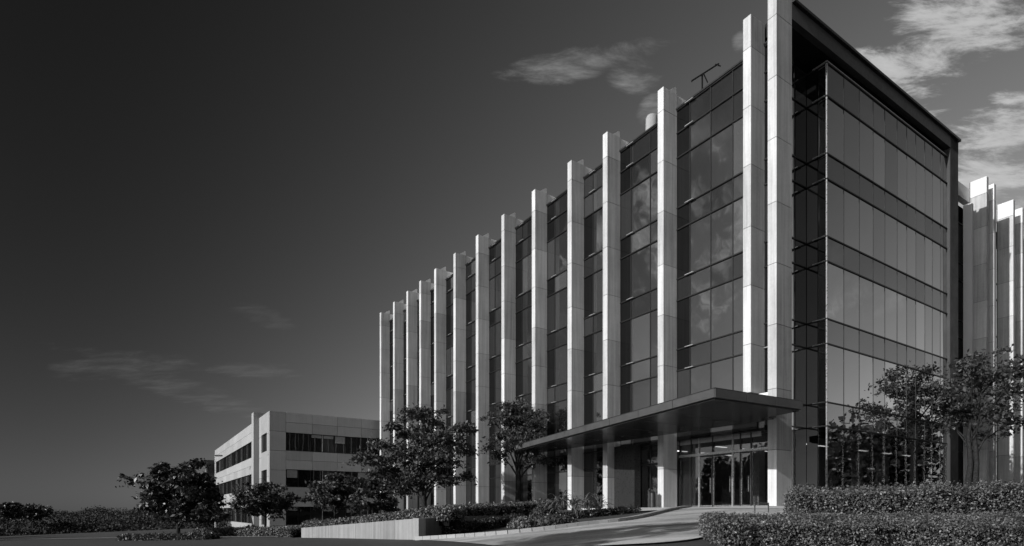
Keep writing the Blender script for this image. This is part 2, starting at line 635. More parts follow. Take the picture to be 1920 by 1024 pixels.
for i, s1 in enumerate(fin_far):
    if i == 0:
        fin(0.0, 0.44, -0.6, H(0.906), 1.21, False, 0)
    elif i == 1:
        fin(s1 - 0.42, s1, 5.35, H(0.893), 1.1, False, 1)
    else:
        fin(s1 - 0.42, s1, -1.2, FIN_TOP, 1.1, True, i)
S_END = fin_far[-1] + 0.2

# horizontal levels of the finned side and of the short side
LA = [(0.006, 0.105, 'v'), (0.105, 0.148, 'v'), (0.148, 0.193, 's'), (0.193, 0.298, 'v'), (0.298, 0.343, 's'), (0.343, 0.447, 'v'), (0.447, 0.493, 's'),
      (0.493, 0.598, 'v'), (0.598, 0.644, 's'), (0.644, 0.7507, 'v'), (0.7507, 0.8036, 's'), (0.8036, 0.852, 's')]
LB = [(0.006, 0.1646, 'v'), (0.1646, 0.2108, 's'), (0.2108, 0.3244, 'v'), (0.3244, 0.3725, 's'), (0.3725, 0.4839, 'v'), (0.4839, 0.5322, 's'),
      (0.5322, 0.6436, 'v'), (0.6436, 0.6926, 's'), (0.6926, 0.8038, 'v'), (0.8038, 0.862, 's')]


def jit(a=0.0012):
    return (0, random.uniform(-a, a), random.uniform(-a, a))


def jitb(a=0.0012):
    return (random.uniform(-a, a), 0, random.uniform(-a, a))


# finned side glazing, bay by bay
for i in range(len(fin_far) - 1):
    lo_s = fin_far[i]
    hi_s = fin_far[i + 1] - 0.42
    strip = min(0.9, (hi_s - lo_s) * 0.35)  # darker, duller panes beside each fin stand in for its dark reflection
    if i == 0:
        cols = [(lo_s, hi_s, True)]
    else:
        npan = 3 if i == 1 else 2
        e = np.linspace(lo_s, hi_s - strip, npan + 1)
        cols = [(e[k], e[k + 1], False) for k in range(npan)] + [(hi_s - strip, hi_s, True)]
    for (h0, h1, kind) in LA:
        if i <= 1 and h1 < 0.18:
            continue
        z0, z1 = H(h0), H(h1)
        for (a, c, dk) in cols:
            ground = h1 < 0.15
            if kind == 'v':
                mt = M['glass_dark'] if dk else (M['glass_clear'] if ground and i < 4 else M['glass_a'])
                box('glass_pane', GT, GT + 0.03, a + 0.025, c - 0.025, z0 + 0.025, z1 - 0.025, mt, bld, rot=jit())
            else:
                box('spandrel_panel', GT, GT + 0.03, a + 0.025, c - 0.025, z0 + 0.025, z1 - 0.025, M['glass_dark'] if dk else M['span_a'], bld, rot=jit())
    zb = H(0.148) if i <= 1 else -1.0
    for k, (a, c, dk) in enumerate(cols):
        box('mullion', GT - 0.03, GT + 0.10, c - 0.025, c + 0.025, zb, H(0.852), M['mullion'], bld)
    for (h0, h1, kind) in LA:
        if i <= 1 and h1 < 0.18:
            continue
        box('transom', GT - 0.07, GT + 0.09, lo_s + 0.002, hi_s - 0.002, H(h1) - 0.03, H(h1) + 0.03, M['mullion'], bld)
        if i > 0 and kind == 's' or h1 == 0.298:
            box('ledge', GT - 0.17, GT - 0.072, hi_s - strip - 0.3, hi_s - strip + 0.25, H(h1) - 0.02, H(h1) + 0.02, M['alu'], bld)
    box('roof_coping', GT - 0.12, GT + 0.5, lo_s + 0.003, hi_s - 0.003, H(0.852) + 0.032, H(0.852) + 0.12, M['coping'], bld)

# set-back white parapet over the far bays
box('parapet', 2.5, 2.8, fin_far[8], S_END, H(0.84), FIN_TOP + 0.28, M['conc_white'], bld)

# dark body behind the glass (floors, core) and lobby
box('core', GT + 0.25, 19.4, 2.0, S_END, H(0.15), H(0.846), M['dark'], bld)
box('core', GT + 0.25, 19.4, 14.0, S_END, -3.0, H(0.15) - 0.01, M['dark'], bld)
box('roof', GT + 0.11, 19.5, 1.7, S_END, H(0.846) + 0.005, H(0.846) + 0.14, M['coping'], bld)
m_, n_l, p_l = material('lit_lamp')
p_l.inputs['Emission Color'].default_value = g3(1)
p_l.inputs['Emission Strength'].default_value = 1.6
M['lamp'] = m_
for tt in (3.2, 5.4, 7.6, 12.0, 15.0, 17.6):
    for ss in (2.2, 5.6, 8.4):
        box('ceiling_light', tt, tt + 0.9, ss, ss + 0.12, H(0.149) - 0.29, H(0.149) - 0.255, M['lamp'], bld)
box('reception_desk', 5.2, 6.0, 3.6, 6.8, 0.0, 1.1, M['inside'], bld)
box('roof_shade_block', 9.0, 19.2, 2.65, 32.0, H(0.846) + 0.15, 24.5, M['conc_low'], bld)  # boxes added out of view on the roof to shade the wing
box('roof_shade_block', 13.0, 19.6, 1.65, 2.64, H(0.9), 24.4, M['conc_low'], bld)
box('roof_shade_block', 13.0, 19.6, 0.9, 1.64, H(0.9), 23.85, M['conc_low'], bld)
box('lobby_floor', 0.3, 19.3, 0.6, 13.9, -1.2, -0.02, M['paving'], bld)
box('lobby_wall', 9.5, 9.8, 2.5, 13.9, -0.01, H(0.149), M['inside'], bld)
box('lobby_ceiling', GT + 0.2, 19.2, 1.62, 13.9, H(0.149) - 0.25, H(0.149), M['inside'], bld)
for tt in (3.5, 6.8, 10.6, 13.9, 17.2):
    box('lobby_column', tt, tt + 0.5, 3.2, 3.7, 0, H(0.149) - 0.26, M['white'], bld)
for tt in (2.6, 6.0):
    box('lobby_column', tt, tt + 0.5, 9.4, 9.9, 0, H(0.149) - 0.26, M['white'], bld)

# ---- entrance front between corner pier and third fin
SF = 1.32                       # plane of the entrance glazing
s_a, s_b = 0.47, fin_far[2] - 0.44
xs = [1440, 1409, 1389, 1374, 1337, 1311, 1297, 1275]
ed = [s_of(x, SF) for x in xs]
ed[0], ed[-1] = s_a, s_b
zt, zh = 3.55, 2.75
for k in range(len(ed) - 1):
    a, c = ed[k], ed[k + 1]
    door = k in (1, 3, 4)
    if door:
        d = box('entrance_door', SF + 0.0, SF + 0.035, a + 0.06, c - 0.06, 0.10, zh - 0.08, M['glass_clear'], bld, rot=jit(0.0015))
        fl = d.location
        for (y0, y1, z0, z1) in ((a + 0.015, a + 0.06, 0.02, zh - 0.03), (c - 0.06, c - 0.015, 0.02, zh - 0.03), (a + 0.06, c - 0.06, 0.02, 0.10), (a + 0.06, c - 0.06, zh - 0.08, zh - 0.03)):
            box('door_frame', SF - 0.02 - fl.x, SF + 0.05 - fl.x, y0 - fl.y, y1 - fl.y, z0 - fl.z, z1 - fl.z, M['steel'] if z0 < 0.05 else M['mullion'], d)
        box('handle', SF - 0.09 - fl.x, SF - 0.06 - fl.x, a + 0.10 - fl.y, a + 0.13 - fl.y, 0.75 - fl.z, 1.55 - fl.z, M['steel'], d)
    else:
        box('glass_pane', SF, SF + 0.03, a + 0.03, c - 0.03, 0.08, zh - 0.03, M['glass_clear'], bld, rot=jit(0.0015))
        box('sill', SF - 0.03, SF + 0.06, a + 0.03, c - 0.03, 0.0, 0.08, M['steel'], bld)
    box('glass_pane', SF, SF + 0.03, a + 0.03, c - 0.03, zh + 0.13, zt, M['glass_clear'], bld, rot=jit(0.0015))
    box('mullion', SF - 0.05, SF + 0.09, c - 0.028, c + 0.028, 0.0, zt + 0.3, M['alu'] if k in (2, 4) else M['mullion'], bld)
box('door_header', SF - 0.10, SF + 0.12, s_a, s_b, zh, zh + 0.12, M['alu'], bld)
box('head_panel', SF - 0.02, SF + 0.3, s_a, s_b, zt + 0.02, 4.6, M['coping'], bld)
# vestibule box between third and fourth fin
s_c, s_d = fin_far[2] + 0.03, fin_far[3] - 0.45
box('side_wall', 0.55, 1.05, s_d - 1.7, s_d, -0.2, 3.72, M['coping'], bld)
box('wall_panel', 0.62, 0.95, 0.46, fin_far[1] + 0.05, 4.36, 5.34, M['conc_white'], bld)

# ---- canopy: dark metal wedge with raised coping
cn = [(-6.35, -1.60), (-1.15, -1.90), (1.28, -1.55), (1.28, 0.0), (0.0, -0.03), (-0.03, 17.9), (-2.2, 17.7)]
Cw = [P(1340, 738, 21.2), P(1505, 762, 23.8), P(968, 840, 39.6)]
def loc_ts(p):
    d = p - P0
    return (d.dot(b_dir), d.dot(a_dir))
c0, c1, c2 = [loc_ts(p) for p in Cw]
back_t = -0.03
plan = [c0, c1, (c1[0] + 0.4, -0.05), (back_t, -0.05), (back_t, c2[1] + 0.25), c2]
def poly_ccw(p):
    a = sum(p[i][0] * p[(i + 1) % len(p)][1] - p[(i + 1) % len(p)][0] * p[i][1] for i in range(len(p)))
    return p if a > 0 else p[::-1]
plan = poly_ccw(plan)
def shrink(poly, d, c=None):
    # offset every edge inwards by d
    n = len(poly); out = []
    for i in range(n):
        p, q, r = Vector(poly[i - 1]), Vector(poly[i]), Vector(poly[(i + 1) % n])
        e1, e2 = (q - p).normalized(), (r - q).normalized()
        n1, n2 = Vector((-e1.y, e1.x)), Vector((-e2.y, e2.x))
        bi = (n1 + n2)
        bi = bi / max(0.2, bi.dot(n1))
        out.append(tuple(q + bi * d))
    return out
CT = 4.30
canopy = link('entrance_canopy', mesh_py('entrance_canopy', [(0, 0, 0)], [], M['fascia']), bld)
bpy.data.objects.remove(canopy)
cz0, cz1 = CT - 0.36, CT - 0.035
canopy = prism('entrance_canopy', shrink(plan, 0.03), cz0 + 0.02, cz1, M['fascia'], bld)
prism('canopy_coping', plan, CT - 0.033, CT + 0.02, M['coping'], canopy)
prism('soffit', shrink(plan, 0.10), cz0 - 0.04, cz0 + 0.018, M['soffit'], canopy)
# fascia sheets with open joints along the two outer edges
def sheets(pa, pb, n):
    pa, pb = Vector(pa), Vector(pb)
    d = (pb - pa); ln = d.length; d.normalize()
    ang = math.atan2(d.y, d.x)
    for k in range(n):
        m = pa + d * ln * (k + 0.5) / n
        o = link('fascia_sheet', box_mesh(ln / n - 0.03, 0.04, 0.31, M['fascia']), canopy, (m.x, m.y, cz0 + 0.18), (0, 0, ang))
sheets(c2, c0, 8)
sheets(c0, c1, 3)
# downlights and soffit seams
for k in range(7):
    q = (k + 0.6) / 7
    t0 = -0.9 + 0.1 * k
    v = [(math.cos(a) * 0.09, math.sin(a) * 0.09, z) for z in (cz0 - 0.06, cz0 - 0.038) for a in np.linspace(0, 2 * math.pi, 12, endpoint=False)]
    f = [(j, (j + 1) % 12, 12 + (j + 1) % 12, 12 + j) for j in range(12)] + [tuple(range(11, -1, -1))]
    link('downlight', mesh_py('downlight', v, f, M['fascia']), canopy, (t0 - 1.0, 0.4 + q * 15, 0))
    box('soffit_seam', c0[0] + 1.2 + k * 0.55, -0.05, 0.2 + q * 14.8, 0.2 + q * 14.8 + 0.02, cz0 - 0.046, cz0 - 0.038, M['black'], canopy)
# conduit where the upper fins stand on the canopy is left to shadow

# ---- short side: recess, glass box and dark metal portal
SG = 0.2
LB = [(a * 0.981 if a > 0.05 else a, c * 0.981, k) for a, c, k in LB]
LB[-1] = (LB[-1][0], 0.8516, 's')
T_END = t_of(1797, 0.0)
T_COL = t_of(1782, 0.0)
tB0 = t_of(1550, SG)
tB1 = t_of(1780, SG)
pxs = [1550, 1582, 1611, 1637, 1659, 1682, 1700, 1717, 1734, 1748, 1763, 1780]
tB = [t_of(x, SG) for x in pxs]
tB[-1] = T_COL - 0.006
S_REC = s_of(1512, tB0)
BOX_TOP = H(0.8516)
for (h0, h1, kind) in LB:
    z0, z1 = H(h0), H(h1)
    nm = 'glass_pane' if kind == 'v' else 'spandrel_panel'
    ground = h0 < 0.1
    edges = tB if kind == 'v' else tB[::2][:-1] + [tB[-1]]
    for a, c in zip(edges[:-1], edges[1:]):
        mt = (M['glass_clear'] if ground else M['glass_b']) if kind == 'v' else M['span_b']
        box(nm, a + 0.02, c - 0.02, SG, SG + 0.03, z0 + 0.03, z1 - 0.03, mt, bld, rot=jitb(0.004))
    # return of the glass box and the recessed bay
    half = SG + (S_REC - SG) * 0.42
    for a, c, mt in ((SG + 0.04, half, 'glass_b'), (half, S_REC, 'glass_dark')):
        box(nm, tB0 + 0.0, tB0 + 0.03, a + 0.02, c - 0.02, z0 + 0.03, z1 - 0.03, M[mt] if not (ground and mt != 'glass_dark') else M['glass_clear'], bld, rot=jit())
    rec = np.linspace(1.25, tB0, 4)
    for a, c in zip(rec[:-1], rec[1:]):
        box(nm, a + 0.02, c - 0.02, S_REC, S_REC + 0.03, z0 + 0.03, z1 - 0.03, M['glass_rec'], bld, rot=jitb(0.003))
    box('transom', tB0 - 0.05, tB[-1], SG - 0.045, SG + 0.06, z1 - 0.03, z1 + 0.03, M['mullion'], bld)
    box('transom', tB0 - 0.052, tB0 + 0.06, SG + 0.062, S_REC - 0.05, z1 - 0.03, z1 + 0.03, M['mullion'], bld)
    box('transom', 1.25, tB0 - 0.06, S_REC - 0.045, S_REC + 0.06, z1 - 0.028, z1 + 0.028, M['mullion'], bld)
    box('ledge', tB0 - 0.14, tB0 - 0.054, SG + 0.05, SG + 0.65, z1 - 0.018, z1 + 0.018, M['alu'], bld)
for a, c in zip(rec[:-1], rec[1:]):
    box('glass_pane', a + 0.02, c - 0.02, S_REC, S_REC + 0.03, H(0.8516) + 0.04, H(0.871) - 0.01, M['glass_rec'], bld)
for a in tB[1:-1]:
    box('mullion', a - 0.018, a + 0.018, SG - 0.012, SG + 0.08, H(0.1615), BOX_TOP, M['mullion'], bld)
for a in np.linspace(1.25, tB0, 4)[1:3]:
    box('mullion', a - 0.02, a + 0.02, S_REC - 0.02, S_REC + 0.08, -0.1, BOX_TOP, M['mullion'], bld)
box('corner_post', tB0 - 0.035, tB0 + 0.035, SG - 0.035, SG + 0.038, -0.1, BOX_TOP + 0.03, M['alu'], bld)
box('box_coping', tB0 - 0.06, tB[-1], SG - 0.055, SG + 0.3, BOX_TOP + 0.032, BOX_TOP + 0.08, M['alu'], bld)
box('core', tB0 + 0.3, tB[-1], SG + 0.25, 1.95, H(0.166), BOX_TOP - 0.05, M['dark'], bld)
box('core', 1.35, tB0 + 0.29, S_REC + 0.12, 1.97, H(0.15), BOX_TOP + 0.1, M['dark'], bld)
box('core', 1.3, 19.0, 1.98, 2.6, H(0.847), H(0.896), M['coping'], bld)
box('plinth', tB0, tB[-1], SG + 0.0, SG + 0.2, -0.8, -0.12, M['coping'], bld)

beam = box('portal_beam', 1.213, T_END, 0.0, 0.28, H(0.871), H(0.899) - 0.01, M['fascia'], bld)
box('beam_coping', 1.213, T_END + 0.05, -0.14, 0.5, H(0.899), H(0.899) + 0.13, M['coping'], bld)
box('beam_soffit', 1.213, T_COL, 0.282, 1.97, H(0.871), H(0.897), M['soffit'], bld)
box('portal_post', T_COL, T_END, 0.0, 1.97, -0.8, H(0.899) - 0.012, M['post'], bld, bev=0.03)
# roof objects
mast_p = P(1318, 138, 36.0)
rf = empty('roof_boom', mast_p, 0.3, label='dark slanted cleaning boom on the roof between the tall pier and the next fin', cat='roof boom')
bz = H(0.852) - mast_p.z
def bar(name, p, q, w, mat, parent, **kw):
    p, q = Vector(p), Vector(q)
    d = q - p
    o = link(name, box_mesh(w, w, d.length, mat), parent, (p + q) / 2, d.to_track_quat('Z', 'Y').to_euler(), **kw)
    return o
bar('arm', (-0.8, 0, -0.65), (1.15, 0, 0.85), 0.10, M['mullion'], rf)
bar('tip_rod', (0.9, 0, 0.78), (1.3, 0, 0.75), 0.05, M['mullion'], rf)
bar('strut', (0.05, 0, 0.0), (0.35, 0, -0.5), 0.05, M['mullion'], rf)
bar('post', (-0.05, 0, -0.08), (-0.05, 0, bz - 0.9), 0.07, M['mullion'], rf)
vs = []
pf = L2W(2.9, s_of(1222, 2.9), 0)
fl_ = empty('roof_flue', (pf.x, pf.y, H(0.846) + 0.13), ANG, label='pale round flue standing on the roof beside the second fin from the tall pier', cat='flue')
ring = []
for z, r_ in ((0, 0.38), (0.9, 0.38), (1.8, 0.38), (2.3, 0.37), (2.45, 0.30)):
    ring += [(math.cos(a) * r_, math.sin(a) * r_, z) for a in np.linspace(0, 2 * math.pi, 20, endpoint=False)]
f = [(k * 20 + j, k * 20 + (j + 1) % 20, (k + 1) * 20 + (j + 1) % 20, (k + 1) * 20 + j) for k in range(4) for j in range(20)] + [tuple(range(80, 100))]
link('flue_pipe', mesh_py('flue_pipe', ring, f, M['conc_low'], smooth=True), fl_)

# ------------------------------------------------------------------ rear wing with paired fins to the right
wing = empty('office_wing', L2W(20.2, 0.6), ANG, label='finned wing of the offices partly in shade beyond the dark portal post at the right', cat='building')
wo = Vector((20.2, 0.6))
def wbox(name, t0, t1, s0, s1, z0, z1, mat, parent=None, **kw):
    return box(name, t0 - wo.x, t1 - wo.x, s0 - wo.y, s1 - wo.y, z0, z1, mat, parent or wing, **kw)
WS = 0.45
def wing_fin(x_edge, depth, w, top):
    t1 = t_of(x_edge, WS)
    top = EYE + (HOR - top) * (L2W(t1, WS).y) / F
    f = wbox('concrete_fin', t1 + 0.02, t1 + w - 0.02, WS + 0.02, WS + depth + 0.05, -1, top - 0.02, M['conc_joint'])
    z, zb = top, [top]
    zb.append(top - 1.15)
    z = top - 1.15 - 2.3
    while z > 0.5:
        zb.append(z); z -= 2.6
    zb.append(-1)
    fo = f.location
    for k in range(len(zb) - 1):
        box('panel', t1 - wo.x - fo.x, t1 + w - wo.x - fo.x, WS - wo.y - fo.y, WS + depth - wo.y - fo.y,
            zb[k + 1] + 0.012 - fo.z, zb[k] - (0.012 if k else 0) - fo.z, M['conc_white'] if k == 0 else M['conc'], f, bev=0.012)  # whiter top panel paints in the sun that catches the fin tops
    return t1
WT = H(0.893)
edges = []
for x, dd, top in ((1850, 0.9, 330), (1864, 0.9, 344), (1900, 0.9, 374), (1917, 0.9, 389), (1947, 0.9, 413), (1962, .9, 425), (1990, .9, 449), (2004, .9, 460)):
    edges.append(wing_fin(x, dd + 0.05, 0.36, top))
tw0 = t_of(1800, 1.0)
wbox('end_pier', t_of(1822, 1.0), t_of(1822, 1.0) + 0.3, 1.0, 1.5, -1, EYE + (HOR - 380) * L2W(t_of(1822, 1.0), 1.0).y / F, M['conc_white'])  # stands in shade; its sunlit look is painted in white
wbox('core', T_END + 0.1, edges[-1] + 2, 2.0, 14, -1.5, WT - 1.3, M['dark'])
wbox('parapet', T_END + 0.5, edges[0] - 0.02, 1.42, 1.8, WT - 1.3, WT - 0.35, M['conc_white'])
we = [T_END + 0.1] + [e for e in edges] + [edges[-1] + 2]
for k in range(len(we) - 1):
    a = we[k] + (0.38 if k else 0.0)
    c = we[k + 1]
    if c - a < 0.5:
        continue
    ncol = max(1, round((c - a) / 1.5))
    ee = np.linspace(a, c, ncol + 1)
    for (h0, h1, kind) in LB[:-1]:
        for q in range(ncol):
            wbox('glass_pane' if kind == 'v' else 'spandrel_panel', ee[q] + 0.02, ee[q + 1] - 0.02, 1.86, 1.89, H(h0) + 0.03, H(h1) - 0.03, M['glass_dark'] if q % 2 else M['span_a'], rot=jitb())
        wbox('transom', a, c, 1.81, 1.91, H(h1) - 0.03, H(h1) + 0.03, M['mullion'])
for k in range(len(edges) - 1):
    if edges[k + 1] - edges[k] > 2.5:
        wbox('parapet', edges[k] + 0.37, edges[k + 1] - 0.01, 1.42, 1.8, WT - 1.3, WT - 0.35, M['conc_white'])

# ------------------------------------------------------------------ low building at the left
Q0 = P(505, 990, 62.0)
QZ = Q0.z
low = empty('low_building', Q0, ANG, label='low three storey concrete office block with dark ribbon windows at the left', cat='building')
def zr(h):                       # heights above the eye -> local
    return EYE + h - QZ
TOP = zr(10.72)
bands = [(zr(6.56), zr(8.53)), (zr(2.60), zr(4.51)), (zr(-1.55), zr(0.45))]
# body
LT, LS = 24.0, 49.0
box('core', 0.30, LT, 0.30, LS - 0.3, -1.5, TOP - 0.4, M['dark'], low)
box('roof', 0.25, LT, 0.25, LS, TOP - 0.38, TOP - 0.25, M['coping'], low)
solid = [(-1.5, bands[2][0]), (bands[2][1], bands[1][0]), (bands[1][1], bands[0][0]), (bands[0][1], TOP)]
def panels_b(t0, t1, z0, z1, nx_, nz_):
    for i in range(nx_):
        for j in range(nz_):
            a = t0 + (t1 - t0) * i / nx_; c = t0 + (t1 - t0) * (i + 1) / nx_
            d = z0 + (z1 - z0) * j / nz_; e = z0 + (z1 - z0) * (j + 1) / nz_
            box('panel', a + 0.015, c - 0.015, 0.0, 0.28, d + 0.015, e - 0.015, M['conc_low'], low, bev=0.01)
def panels_a(s0, s1, z0, z1, ny_, nz_, t=0.0):
    for i in range(ny_):
        for j in range(nz_):
            a = s0 + (s1 - s0) * i / ny_; c = s0 + (s1 - s0) * (i + 1) / ny_
            d = z0 + (z1 - z0) * j / nz_; e = z0 + (z1 - z0) * (j + 1) / nz_
            box('panel', t, t + 0.28, a + 0.015, c - 0.015, d + 0.015, e - 0.015, M['conc_low'], low, bev=0.01)
pier_t = 1.7
full = [-1.5, zr(-1.6), zr(2.4), zr(4.4), zr(6.5), zr(8.6), TOP]
for k in range(len(full) - 1):
    panels_b(0.0, pier_t, full[k], full[k + 1], 1, 1)
for (z0, z1) in solid:
    panels_b(pier_t, LT, z0, z1, 8, 2 if z1 - z0 > 1.9 else 1)
for (z0, z1) in bands:
    n_ = 17
    box('window_sill', pier_t, LT, 0.06, 0.25, z0 + 0.001, z0 + 0.06, M['mullion'], low)
    for i in range(n_):
        a = pier_t + (LT - pier_t) * i / n_; c = pier_t + (LT - pier_t) * (i + 1) / n_
        box('window_pane', a + 0.03, c - 0.03, 0.2, 0.23, z0 + 0.07, z1 - 0.03, M['glass_low'], low, rot=jitb(0.003))
        box('window_mullion', c - 0.03, c + 0.03, 0.14, 0.25, z0 + 0.061, z1, M['alu'] if i % 4 == 2 else M['mullion'], low)
        if random.random() < 0.35 and z0 > 0:
            box('blind', a + 0.1, c - 0.1, 0.12, 0.13, z1 - random.uniform(0.3, 0.9), z1 - 0.05, M['inside'], low)
# left face: short bay with slot windows, projecting pier, then the long wing
panels_a(0.3, 1.4, -1.5, TOP, 1, 6)
panels_a(4.6, 6.0, -1.5, TOP, 1, 6)
for (z0, z1) in solid:
    panels_a(1.4, 4.6, z0, z1, 1, 1)
for (z0, z1) in bands:
    for k in range(2):
        box('window_pane', 0.2, 0.23, 1.45 + k * 1.6, 3.0 + k * 1.6, z0 + 0.05, z1 - 0.03, M['glass_low'], low, rot=jit(0.003))
box('pier', -0.6, 1.2, 6.02, 7.3, -1.5, zr(11.35), M['conc_low'], low, bev=0.02)
for (z0, z1) in solid:
    panels_a(7.35, LS, z0, z1, 11, 2 if z1 - z0 > 1.9 else 1)
for (z0, z1) in bands:
    n_ = 26
    for i in range(n_):
        a = 7.35 + (LS - 7.35) * i / n_; c = 7.35 + (LS - 7.35) * (i + 1) / n_
        box('window_pane', 0.2, 0.23, a + 0.03, c - 0.03, z0 + 0.05, z1 - 0.03, M['glass_low'], low, rot=jit(0.003))
        box('window_mullion', 0.14, 0.25, c - 0.03, c + 0.03, z0, z1, M['alu'] if i % 3 == 1 else M['mullion'], low)
box('pier', -1.2, 1.5, LS + 0.02, LS + 2.0, -2.5, zr(9.0), M['coping'], low)
box('rear_block', -0.6, 8.0, LS + 2.02, LS + 9.0, -2.5, zr(8.2), M['conc_low'], low)


# ------------------------------------------------------------------ raised bed, retaining wall, kerb, paving
WL = P(565, 990, 34.0); W0 = P(785, 972, 22.0); W1 = P(972, 965, 30.0)
wall = empty('retaining_wall', (W0.x, W0.y, gzf(W0.x, W0.y)), 0, label='pale board marked concrete retaining wall of the planting bed beside the road', cat='wall')
def wall_seg(pa, pb, n, thick):
    d = Vector((pb.x - pa.x, pb.y - pa.y, 0)); ln = d.length; d.normalize()
    nrm = Vector((-d.y, d.x, 0))
    if nrm.y < 0: nrm = -nrm
    for k in range(n):
        q0, q1 = (k + 0.0) / n, (k + 1.0) / n
        a = pa + (pb - pa) * q0 + d * 0.008; c = pa + (pb - pa) * q1 - d * 0.008
        v = []
        for p in (a, c):
            zb_ = gzf(p.x, p.y) - 0.4
            for o_ in (Vector((0, 0, 0)), nrm * thick):
                v += [(p.x + o_.x, p.y + o_.y, zb_), (p.x + o_.x, p.y + o_.y, p.z)]
        f = [(0, 4, 5, 1), (2, 3, 7, 6), (1, 5, 7, 3), (0, 1, 3, 2), (4, 6, 7, 5)]
        v = [Vector(x) - wall.location for x in v]
        link('wall_panel', mesh_py('wall_panel', v, f, M['wall']), wall)
wall_seg(WL, W0, 7, 0.3)
wall_seg(W0 + Vector((0.02, 0.02, 0)), W1, 4, 0.3)

front = [WL + Vector((0.1, 0.25, -0.12)), W0 + Vector((0, 0.3, -0.12)), W1 + Vector((0, 0.3, -0.12)), P(1080, 964, 29), P(1170, 961, 29.5)]
s_back = [52.0, 30.0, 20.0, 14.5, 9.0]
back = []
zbk = [-1.0, -0.30, -0.12, -0.1, -0.06]
for s_, z_ in zip(s_back, zbk):
    p = L2W(0.9, s_, z_); back.append(p)
def lerp_list(lst, n):
    out = []
    for i in range(n):
        u = i / (n - 1) * (len(lst) - 1)
        k = min(int(u), len(lst) - 2)
        out.append(lst[k].lerp(lst[k + 1], u - k))
    return out
A_, B_ = lerp_list(front, 41), lerp_list(back, 41)
v, f, m = [], [], 16
for i in range(41):
    for j in range(m):
        p = A_[i].lerp(B_[i], j / (m - 1))
        v.append((p.x, p.y, p.z + random.uniform(-0.02, 0.02)))
for i in range(40):
    for j in range(m - 1):
        f.append((i * m + j, (i + 1) * m + j, (i + 1) * m + j + 1, i * m + j + 1))
me = mesh_py('planting_bed', v, f, M['soil'], smooth=True)
if me.polygons[0].normal.z < 0: me.flip_normals()
link('planting_bed', me, kind='structure')
# bank that closes the bed on its far left
p, q = back[0], front[0]
link('bank', mesh_py('bank', [(p.x, p.y, p.z), (q.x, q.y, q.z), (q.x - 3, q.y + 1, q.z - 1.6), (p.x - 4, p.y + 1, p.z - 2.2)], [(0, 1, 2, 3)], M['soil']), kind='structure')

# kerb stones along the drive edge
kp = resample(EDGE[:6], 46)
kerb = empty('kerb', (kp[0][0], kp[0][1], gzf(*kp[0])), 0, label='pale concrete kerb curving round the planting from the retaining wall corner to the entrance', cat='kerb')
for k in range(45):
    a, c = Vector((*kp[k], 0)), Vector((*kp[k + 1], 0))
    mid_ = (a + c) / 2
    d = c - a
    link('kerb_stone', box_mesh(round(d.length - 0.012, 2), 0.20, 0.30, M['kerb']), kerb,
         Vector((mid_.x, mid_.y, gzf(mid_.x, mid_.y) + 0.02)) - kerb.location, (0, -math.atan2(gzf(c.x, c.y) - gzf(a.x, a.y), d.length), math.atan2(d.y, d.x)))
# forecourt paving in front of the doors
pv = [L2W(1.25, 0.3), L2W(1.25, 12.0), L2W(-2.9, 11.0), L2W(-4.2, 4.0), L2W(-4.0, -2.5), L2W(1.25, -2.6)]
v = []
cpt = sum(pv, Vector()) / len(pv)
n_ = 30
gridv = []
for i in range(n_):
    for j in range(n_):
        t = -3.4 + i * 4.65 / (n_ - 1); s = -2.6 + j * 11.4 / (n_ - 1)
        p = L2W(t, s)
        z = max(gzf(p.x, p.y) + 0.07, -0.02 + 0.075 * min(0, t + 1.0))
        gridv.append((p.x, p.y, z))
f = [(i * n_ + j, i * n_ + j + 1, (i + 1) * n_ + j + 1, (i + 1) * n_ + j) for i in range(n_ - 1) for j in range(n_ - 1)]
me = mesh_py('forecourt', gridv, f, M['paving'], smooth=True)
if me.polygons[0].normal.z < 0: me.flip_normals()
link('forecourt', me, kind='structure')


# ------------------------------------------------------------------ vegetation
def leaves_mesh(name, C, size, mats, normal_bias=None, extra=None, aspect=0.55):
    """one rhombic leaf per centre, as real faces; extra = (verts, faces, material index) joined in"""
    n = len(C)
    sz = size * rng.uniform(0.45, 1.5, n)
    nr = rng.normal(size=(n, 3))
    if normal_bias is not None:
        nr = nr + normal_bias
    nr /= np.linalg.norm(nr, axis=1, keepdims=True)
    ax = rng.normal(size=(n, 3))
    ax -= (ax * nr).sum(1, keepdims=True) * nr
    ax /= np.linalg.norm(ax, axis=1, keepdims=True)
    bx = np.cross(nr, ax)
    s = sz[:, None]
    q = np.stack([C - ax * s, C - bx * s * aspect + nr * s * 0.12, C + ax * s, C + bx * s * aspect + nr * s * 0.12], 1).reshape(-1, 3)
    fi = np.arange(4 * n).reshape(-1, 4)
    ev, ef, em = extra if extra else ([], [], [])
    V = np.vstack([q, np.array(ev, float).reshape(-1, 3)]) if len(ev) else q
    me = bpy.data.meshes.new(name)
    loops = list(fi.ravel())
    starts = list(range(0, 4 * n, 4))
    for fa in ef:
        starts.append(len(loops))
        loops.extend([4 * n + k for k in fa])
    me.vertices.add(len(V))
    me.vertices.foreach_set('co', V.astype(np.float32).ravel())
    me.loops.add(len(loops))
    me.loops.foreach_set('vertex_index', np.array(loops, np.int32))
    me.polygons.add(len(starts))
    me.polygons.foreach_set('loop_start', np.array(starts, np.int32))
    for mm_ in mats:
        me.materials.append(mm_)
    me.polygons.foreach_set('material_index', np.array([0] * n + list(em), np.int32))
    me.update(calc_edges=True)
    me.validate()
    return me


